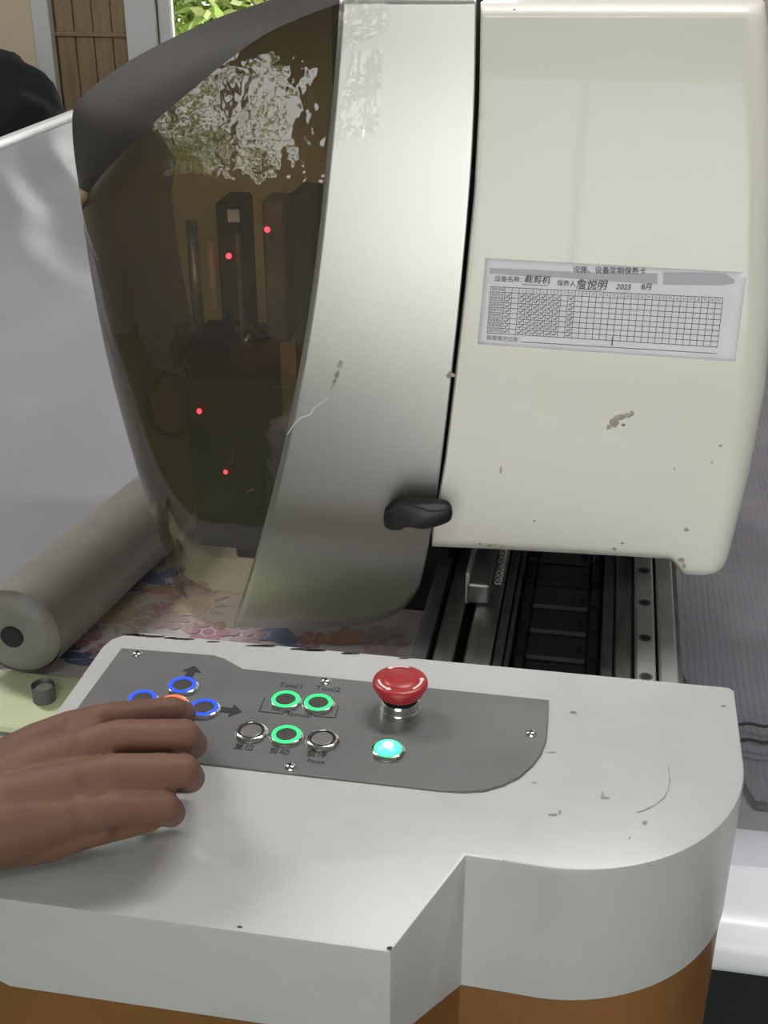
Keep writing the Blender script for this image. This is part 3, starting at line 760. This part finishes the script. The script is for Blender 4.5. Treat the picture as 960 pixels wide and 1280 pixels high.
b = B(); v = [(611, 335), (632, 336), (700, 340), (820, 340.5), (830, 341), (831, 356), (800, 355), (700, 349.5), (640, 346), (611, 342)]
v, f = ribbon([(612, 338.5), (650, 340.5), (700, 343), (760, 346.5), (822, 348.5)], [3.5, 4, 4, 5, 7], PC, -.0018)
B().add(v, f).obj('grey_band', 'band_lav', pc)  # plain grey bands along the heading lines of the sheet
v, f = ribbon([(829, 348), (870, 348.5), (905, 349), (918, 352)], [8, 8, 7.5, 2.5], PC, -.0018)
B().add(v, f).obj('grey_band', 'band_lav', pc)
ptext('设施、设备定期保养卡', 762, 338.5, 9.2, 'ink', 'title_print', .03)
ptext('设备名称：', 638, 349.5, 8, 'ink_grey', 'heading_print', .05)
ptext('裁剪机', 671, 350, 11, 'ink', 'handwriting', .05, .25)
ptext('保养人：', 712, 355, 8, 'ink_grey', 'heading_print', .05)
ptext('詹悦明', 739, 356.5, 13, 'ink', 'handwriting', .03, .25)
ptext('2025', 779, 359, 9.5, 'ink', 'handwriting', .03, .3)
ptext('8月', 808, 359, 9.5, 'ink', 'handwriting', .03, .2)
ptext('异常情况记录：', 631, 424, 6.6, 'ink_grey', 'footer_print', .06)
b = B(); pline(b, (652, 355.5), (685, 357), .3); pline(b, (722, 361), (752, 362.5), .3); b.obj('underline', 'ink', pc)
for k, w_ in enumerate(('保养项目', '清洁机身', '检查刀具', '检查皮带', '检查气压', '润滑导轨', '检查螺丝', '检查线路', '运行测试')):
    x, y = gpt(.031, (k + .5) / 9); ptext(w_, x, y, 4.0, 'ink_grey', 'row_print', .06)
for k in range(31):
    x, y = gpt(.062 + .938 * (k + .5) / 31, .5 / 9); ptext(str(k + 1), x, y, 3.6, 'ink_grey', 'column_print', .06)
b = B()
for r in range(1, 9):
    for cidx in (0, 2, 3, 4, 5, 6, 7, 9):
        x, y = gpt(.062 + .938 * (cidx + .5) / 31, (r + .45) / 9); j = random.uniform(-.6, .6)
        pline(b, (x - 2.6, y + j), (x - .6, y + 1.8), .5); pline(b, (x - .6, y + 1.8), (x + 3, y - 1.6 + j), .5)
pline(b, (766, 421), (765, 432), .7)
b.obj('tick_marks', 'ink_grey', pc, kind='stuff')

# ================================================================ CONTROL CONSOLE
ZK = 1.0
cs = empty('control_console', (-.12, .67, .70), 'white control console with grey button plate at the end of the beam', 'control console')
lb = uy(0, 1194, .515); lb2 = uy(28, 1280, .515)
xr, xl, yb, yf, yn = .124, -.372, .822, .515, .602
xn0, xn1 = -.0555, -.0885
top = [(xn1, yf), (xn0, yn)]
# rounded right end: straight short front, then a wide arc up the right side
R1 = .128
top += [(xn0 + .03, yn - .001)] + [(xr - R1 + R1 * math.cos(a), yn + .126 + .128 * math.sin(a)) for a in [math.radians(-90 + 90 * k / 20) for k in range(0, 21)]]
top += [(xr, yb - .004), (xr - .004, yb)]
top += [(xl + .025, yb - .004), (xl + .012, yb - .008), (xl + .003, yb - .018), (xl, yb - .03)]
top += [(xl, yf + .012), (uy(-24, 1119, .515).x, yf)]
ztop = ZK
def ccw(p_):
    A = sum(a[0] * c[1] - c[0] * a[1] for a, c in zip(p_, p_[1:] + p_[:1])); return p_ if A > 0 else p_[::-1]
top = ccw(top)
zbot = .7526
def zl_at(pt): return .927 if pt[1] < .56 else .888
def inner(pt, z):
    """side wall leans in at the left end, as the housing does"""
    x, y = pt; k = (ZK - z)
    if x < -.30 and y < .56: x += k * .11
    return (x, y)
v = []; f = []; n = len(top)
# bevel ring, top ring, wall ring, bottom ring
def offs(pts, d_):
    out = []
    m = len(pts)
    for i in range(m):
        a = Vector(pts[i - 1]); p_ = Vector(pts[i]); c = Vector(pts[(i + 1) % m]); e1 = (p_ - a).normalized(); e2 = (c - p_).normalized()
        nn = Vector((-(e1.y + e2.y), e1.x + e2.x)); l = nn.length; nn = nn / l if l > 1e-6 else Vector((0, 0)); k = d_ / max(.5, nn.dot(Vector((-e1.y, e1.x))))
        out.append((p_.x + nn.x * k, p_.y + nn.y * k))
    return out
in1 = offs(top, .0022)
rings = [[(x, y, ZK) for x, y in in1], [(lerp(a[0], c[0], .7), lerp(a[1], c[1], .7), ZK - .0006) for a, c in zip(in1, top)], [(x, y, ZK - .0024) for x, y in top], [(*inner(p_, zl_at(p_)), zl_at(p_)) for p_ in top]]
for r in rings: v += r
for k in range(3):
    for i in range(n): j = (i + 1) % n; f.append((k * n + i, k * n + j, (k + 1) * n + j, (k + 1) * n + i))
f.append(tuple(range(n)))
hs = B().add(v, f).obj('housing', 'console', cs); autosmooth(hs, 30)
v = []; f = []
low = offs(top, .0015)
v += [(*inner(p_, zl_at(q_)), zl_at(q_)) for p_, q_ in zip(low, top)] + [(*inner(p_, zbot), zbot) for p_ in low]
for i in range(n): j = (i + 1) % n; f.append((i, j, n + j, n + i))
f.append(tuple(n + i for i in range(n))[::-1]); f.append(tuple(range(n)))
sk = B().add(v, f).obj('lower_skirt', 'skirt', cs); autosmooth(sk, 30); meta(sk, 'brown lower skirt')
B().box(-.12, .08, yb - .002, .834, .80, .88, .002, 1).obj('mount_plate', 'steel_dark', cs)
# small hole on the inner wall
# worn paint
b = B()
def chipz(px, py, rx, ry, n_=8):
    pts = []
    for k in range(n_):
        a = 2 * math.pi * k / n_; q = 1 + .6 * (random.random() - .5); pts.append(uz(px + rx * q * math.cos(a), py + ry * q * math.sin(a), ZK + .0004))
    b.add(pts, [tuple(range(n_))])
for (px, py, rx, ry) in ((487, 1185, 4, 2), (300, 1158.5, 4, 1)): chipz(px, py, rx, ry)
for k in range(26):
    t_ = random.random() ** 1.3; px = lerp(160, 520, t_); chipz(px, lerp(792.5, 823.5, (px - 160) / 360), random.uniform(6, 16), .9)
b.obj('paint_chips', 'chip', cs, kind='stuff')
b = B()
v, f = [], []
for (px, py, rx, ry) in ((717, 890, 4, 1.6), (905, 882, 4, 1.1), (757, 997, 7, 1.3), (753, 992, 1.4, 4), (692, 1018, 6, 1.4), (700, 1015, 2, 3), (806, 1028, 3, 3), (787, 1047, 1, 1.5), (668, 978, 3, .8), (690, 940, 6, .8), (812, 1082, 1.4, 1), (630, 1076, 1.5, 1)):
    chipz(px, py, rx, ry)
pts = [(836, 958), (838, 975), (836, 988), (830, 998), (820, 1006), (808, 1012), (796, 1016)]
for k in range(len(pts) - 1):
    a, c = pts[k], pts[k + 1]; q = [uz(a[0], a[1], ZK + .0004), uz(c[0], c[1], ZK + .0004), uz(c[0] - 1.2, c[1] - .8, ZK + .0004), uz(a[0] - .9, a[1] - .5, ZK + .0004)]; b.add(q, [(0, 1, 2, 3)])
b.obj('scuff_marks', 'scuff', cs, kind='stuff')
# button plate
pp = [(152, 812), (268, 821), (281, 825), (304, 838), (686, 877)]
pp += [(685, 905), (683, 928), (677, 944), (666, 959), (650, 973), (630, 983), (606, 990), (580, 991.5), (552, 990)]
pp += [(260, 957), (62, 934)]
P2 = ccw([tuple(uz(x, y, ZK)[:2]) for x, y in pp])
pz = ZK + .0018
plate = B().prism(P2, ZK + .0002, pz, .0006, 1).obj('button_plate', 'plate', cs); autosmooth(plate, 30)
def screw(px, py):
    c = uz(px, py, pz + .001)
    s_ = B().lathe([(.0044, pz), (.0044, pz + .0008), (.0036, pz + .0020), (.0018, pz + .0027), (0, pz + .0028)], (c.x, c.y, 0), 18, cap=False).obj('screw', 'chrome', plate, True)
    return c
for q in ((171, 817), (407, 851), (664, 916), (363, 958), (95, 918)): 
    c = screw(*q)
    B().box(c.x - .002, c.x + .002, c.y - .0004, c.y + .0004, pz + .0024, pz + .0030).box(c.x - .0004, c.x + .0004, c.y - .002, c.y + .002, pz + .0024, pz + .0030).obj('screw_slot', 'ink', plate)
bz = pz
def button(px, py, kind, name='push_button'):
    c = uz(px, py, bz + .002); cc = (c.x, c.y, 0); R_ = .0124
    o = B().lathe([(R_, bz + .0001), (R_, bz + .0014), (R_ - .0012, bz + .0026), (.0098, bz + .0030), (.0094, bz + .0024), (.0094, bz + .0008)], cc, 36, cap=False).obj(name, 'chrome', cs, False); autosmooth(o, 35)
    ring = {'g': 'led_green', 'b': 'led_blue', 'o': 'led_orange', 'off': 'ink', 'dome': 'led_green'}[kind]
    if kind == 'dome':
        B().lathe([(.0100, bz + .0024), (.0100, bz + .0034), (.0092, bz + .0034)], cc, 32, cap=False).obj('led_ring', ring, o)
        B().lathe([(.0092, bz + .0032), (.0085, bz + .0044), (.0065, bz + .0056), (.0040, bz + .0062)], cc, 32, cap=False).obj('lens', 'led_green_dome', o, True)
        B().lathe([(.0040, bz + .0062), (.002, bz + .0064), (0, bz + .0065)], cc, 32, cap=False).obj('lens_core', 'led_core', o, True)
        return o
    if kind == 'off':
        B().lathe([(.0094, bz + .0026), (.0082, bz + .0030), (.0082, bz + .002)], cc, 32, cap=False).obj('led_ring', ring, o)
    else:
        B().lathe([(.0106, bz + .0028), (.0103, bz + .0033), (.0078, bz + .0033), (.0074, bz + .002)], cc, 36, cap=False).obj('led_ring', ring, o)
    B().lathe([(.0077, bz + .0010), (.0077, bz + .0027), (.0070, bz + .0031), (0, bz + .0032)], cc, 32, cap=False).obj('cap', 'btn_off' if kind == 'off' else 'btn_dark', o, False)
    return o
for (px, py, k) in ((228, 857, 'b'), (255, 885, 'b'), (178, 874, 'b'), (216, 880, 'o'), (204, 905, 'b'), (357, 875, 'g'), (398, 879, 'g'), (358, 919, 'g'), (314, 914, 'off'), (403, 924, 'off'), (485, 937, 'dome')):
    o = button(px, py, k)
    o['label'] = {'b': 'blue ringed chrome push button', 'o': 'orange ringed chrome push button', 'g': 'green ringed chrome push button', 'off': 'unlit chrome push button', 'dome': 'glowing green domed push button'}[k]
# print on the plate
tz = pz + .0003
def ktext(body, px, py, size, m='ink'):
    c = uz(px, py, tz); v, f = text2d(body, size)
    B().add([(c.x + x, c.y + y, tz) for x, y in v], f).obj('lettering', m, plate)
ktext('Tool1', 364, 857, .0080); ktext('Tool2', 410, 861, .0080); ktext('Manual', 371, 893, .0080)
ktext('复位', 305, 934, .0076); ktext('自动', 349, 939, .0076); ktext('暂停', 396, 943, .0076); ktext('Pause', 395, 951.5, .0056)
b = B()
def kline(a, c, w_=.0004):
    A = uz(*a, tz); Cc = uz(*c, tz); d_ = (Cc - A).normalized(); nn = Vector((-d_.y, d_.x, 0)) * w_
    b.add([A + nn, A - nn, Cc - nn, Cc + nn], [(0, 1, 2, 3)])
kline((331, 872), (324, 889)); kline((324, 889), (352, 892)); kline((392, 895), (419, 897)); kline((423, 882), (419, 897))
b.obj('bracket_print', 'ink', plate)
def arrow(px, py, ang, s_=.0085):
    c = uz(px, py, tz); P_ = [(-1, .38), (.05, .38), (.05, .95), (1.05, 0), (.05, -.95), (.05, -.38), (-1, -.38)]
    ca, sa = math.cos(ang), math.sin(ang)
    B().add([(c.x + s_ * (x * ca - y * sa), c.y + s_ * (x * sa + y * ca), tz) for x, y in P_], [tuple(range(7))]).obj('arrow_print', 'ink', plate)
arrow(239, 840, math.pi / 2); arrow(288, 888, 0)
# emergency stop
ec = uz(500, 889, pz); ex, ey = ec.x, ec.y
es = B().lathe([(.0150, pz), (.0150, pz + .004), (.0142, pz + .005), (.0142, pz + .010), (.0132, pz + .0112), (.0122, pz + .0112)], (ex, ey, 0), 40, cap=False).obj('emergency_stop', 'chrome', cs); autosmooth(es, 35)
es['label'] = 'red mushroom emergency stop button on a chrome collar'
B().lathe([(.0120, pz + .006), (.0120, pz + .0165), (.0150, pz + .0165)], (ex, ey, 0), 36, cap=False).obj('stem', 'black', es, True)
hz = pz + .0165
v = []; f = []; nn_ = 96
prof = [(.0140, hz), (.0162, hz + .0002), (.0170, hz + .0010), (.0178, hz + .0048), (.0194, hz + .0058), (.0202, hz + .0074), (.0202, hz + .0092), (.0196, hz + .0108), (.0180, hz + .0118), (.0150, hz + .0121), (.0128, hz + .0118), (.0120, hz + .0116), (.0114, hz + .0121), (.006, hz + .0125), (0, hz + .0126)]
for k, (r, z) in enumerate(prof):
    for i in range(nn_):
        rr = r * (1 - (.025 if (i % 2 and 1 <= k <= 3) else 0)); a = 2 * math.pi * i / nn_; v.append((ex + rr * math.cos(a), ey + rr * math.sin(a), z))
for k in range(len(prof) - 1):
    for i in range(nn_): j = (i + 1) % nn_; f.append((k * nn_ + i, k * nn_ + j, (k + 1) * nn_ + j, (k + 1) * nn_ + i))
o = B().add(v, f).obj('mushroom_cap', 'red', es); autosmooth(o, 40); weld(o, 1e-6)
for a0 in (195, 315, 75):
    v = []; f = []
    for k in range(13):
        a = math.radians(a0 + 60 * k / 12); w_ = .0009 if k < 10 else .0009 + .0010 * (12 - k) / 2
        if k == 12: w_ = .0001
        for r in (.0158 - w_, .0158 + w_): v.append((ex + r * math.cos(a), ey + r * math.sin(a), hz + .0124))
        if k: q = 2 * k; f.append((q - 2, q - 1, q + 1, q))
    B().add(v, f).obj('arrow_mark', 'white_print', o)

# ================================================================ OPERATOR'S HAND
pe = empty('person', ud(-250, 1050, .80), 'bare right hand of a person reaching over the button plate, fingers curled', 'person')
sc = lambda px, D: px * D / FPX
fing = {  # knuckle, past the web, middle joint, end joint, tip : (px, py, depth, radius px)
    'index':  [(88, 915, .800, 27), (140, 900, .802, 23), (214, 890, .815, 20), (228, 893, .858, 18), (218, 890, .893, 15)],
    'middle': [(100, 940, .770, 29), (150, 921, .766, 22.5), (230, 919, .780, 21), (240, 930, .812, 20), (224, 936, .838, 17)],
    'ring':   [(105, 978, .750, 29), (150, 964, .747, 23), (229, 963, .762, 21.5), (237, 972, .794, 20), (216, 975, .822, 17)],
    'pinky':  [(95, 1018, .742, 27), (140, 1010, .738, 22.5), (205, 1009, .750, 21), (214, 1016, .774, 18.5), (197, 1016, .795, 16)]}
b = B()
def chain(b, pts, n=14, sub=6):
    P_ = [ud(x, y, D) for x, y, D, r in pts]; R_ = [sc(r, D) for x, y, D, r in pts]
    path = []; rad = []
    for k in range(len(P_) - 1):
        for s_ in range(sub): t_ = s_ / sub; path.append(P_[k].lerp(P_[k + 1], t_)); rad.append(lerp(R_[k], R_[k + 1], t_))
    path.append(P_[-1]); rad.append(R_[-1])
    for p_, r in zip(path, rad): b.sphere(p_, r, 14, 10)
for k, c in fing.items(): chain(b, c)
# palm: from the wrist to each knuckle
for k, wy, wd in (('index', 978, .785), ('middle', 995, .765), ('ring', 1020, .748), ('pinky', 1042, .738)):
    kx, ky, kd, kr = fing[k][0]
    chain(b, [(-70, wy + 10, wd, 50), (-10, wy, wd, 46), (50, lerp(wy, ky, .6), lerp(wd, kd, .6), 38), (kx, ky, kd, kr)])
# webs between the fingers
fk = list(fing.values())
for A_, C_ in zip(fk, fk[1:]):
    m0 = tuple((p_ + q_) / 2 for p_, q_ in zip(A_[0], C_[0])); m1 = tuple((p_ + q_) / 2 for p_, q_ in zip(A_[1], C_[1]))
    chain(b, [(m0[0], m0[1], m0[2] + .002, 25), (m1[0] - 28, m1[1], m1[2] + .009, 15)])
# heel of the palm below and thumb folded in under the index finger
chain(b, [(-10, 1052, .746, 38), (60, 1042, .748, 36), (120, 1030, .752, 26)])
chain(b, [(0, 965, .825, 36), (70, 935, .838, 30), (130, 918, .848, 22), (180, 906, .852, 18)])
chain(b, [(40, 1046, .752, 32), (120, 1032, .758, 26), (185, 1022, .778, 19)])
# knuckle bumps
for k in fing: x, y, D, r = fing[k][0]; b.sphere(ud(x + 8, y - 4, D - .003), sc(r * .9, D), 14, 10)
# forearm
chain(b, [(-70, 1010, .752, 74), (-160, 1030, .742, 80), (-300, 1070, .72, 94), (-420, 1105, .70, 100)], sub=8)
hand = b.obj('hand_and_forearm', 'skin', pe)
evalmesh(hand, [('REMESH', dict(mode='VOXEL', voxel_size=.0022)), ('SMOOTH', dict(iterations=2, factor=.5))])
hand.data.materials.clear(); hand.data.materials.append(M['skin'])
# nails
for k, c in fing.items():
    p3 = ud(*c[3][:3]); p4 = ud(*c[4][:3]); p2 = ud(*c[2][:3])
    ax = (p4 - p3).normalized(); up = -(p2 - p3).normalized(); up = (-(ax) * 0 + (p3 - p2).normalized()); up = (up - ax * up.dot(ax)).normalized(); sd = ax.cross(up)
    r = sc(c[4][3], c[4][2]); v = []; f = []
    cc = p3.lerp(p4, .75)
    for i in range(6):
        for j in range(7):
            t_ = lerp(-.45, .55, i / 5); s_ = lerp(-1, 1, j / 6) * (.62 if 0 < i < 5 else .48)
            v.append(cc + ax * t_ * r * 1.3 + sd * s_ * r + up * (r * (1.02 * math.sqrt(max(0, 1 - (s_ * .9) ** 2)))))
    for i in range(5):
        for j in range(6): a = i * 7 + j; f.append((a, a + 1, a + 8, a + 7))
    B().add(v, f).obj('fingernail', 'nail', pe, True)
# sleeve
P_ = [ud(-330, 1080, .716), ud(-480, 1122, .69), ud(-640, 1165, .66)]
B().tube([P_[0], P_[0].lerp(P_[1], .5), P_[1], P_[2]], [.058, .062, .064, .075], 20, cap=False).obj('sleeve', 'sleeve', pe, True)
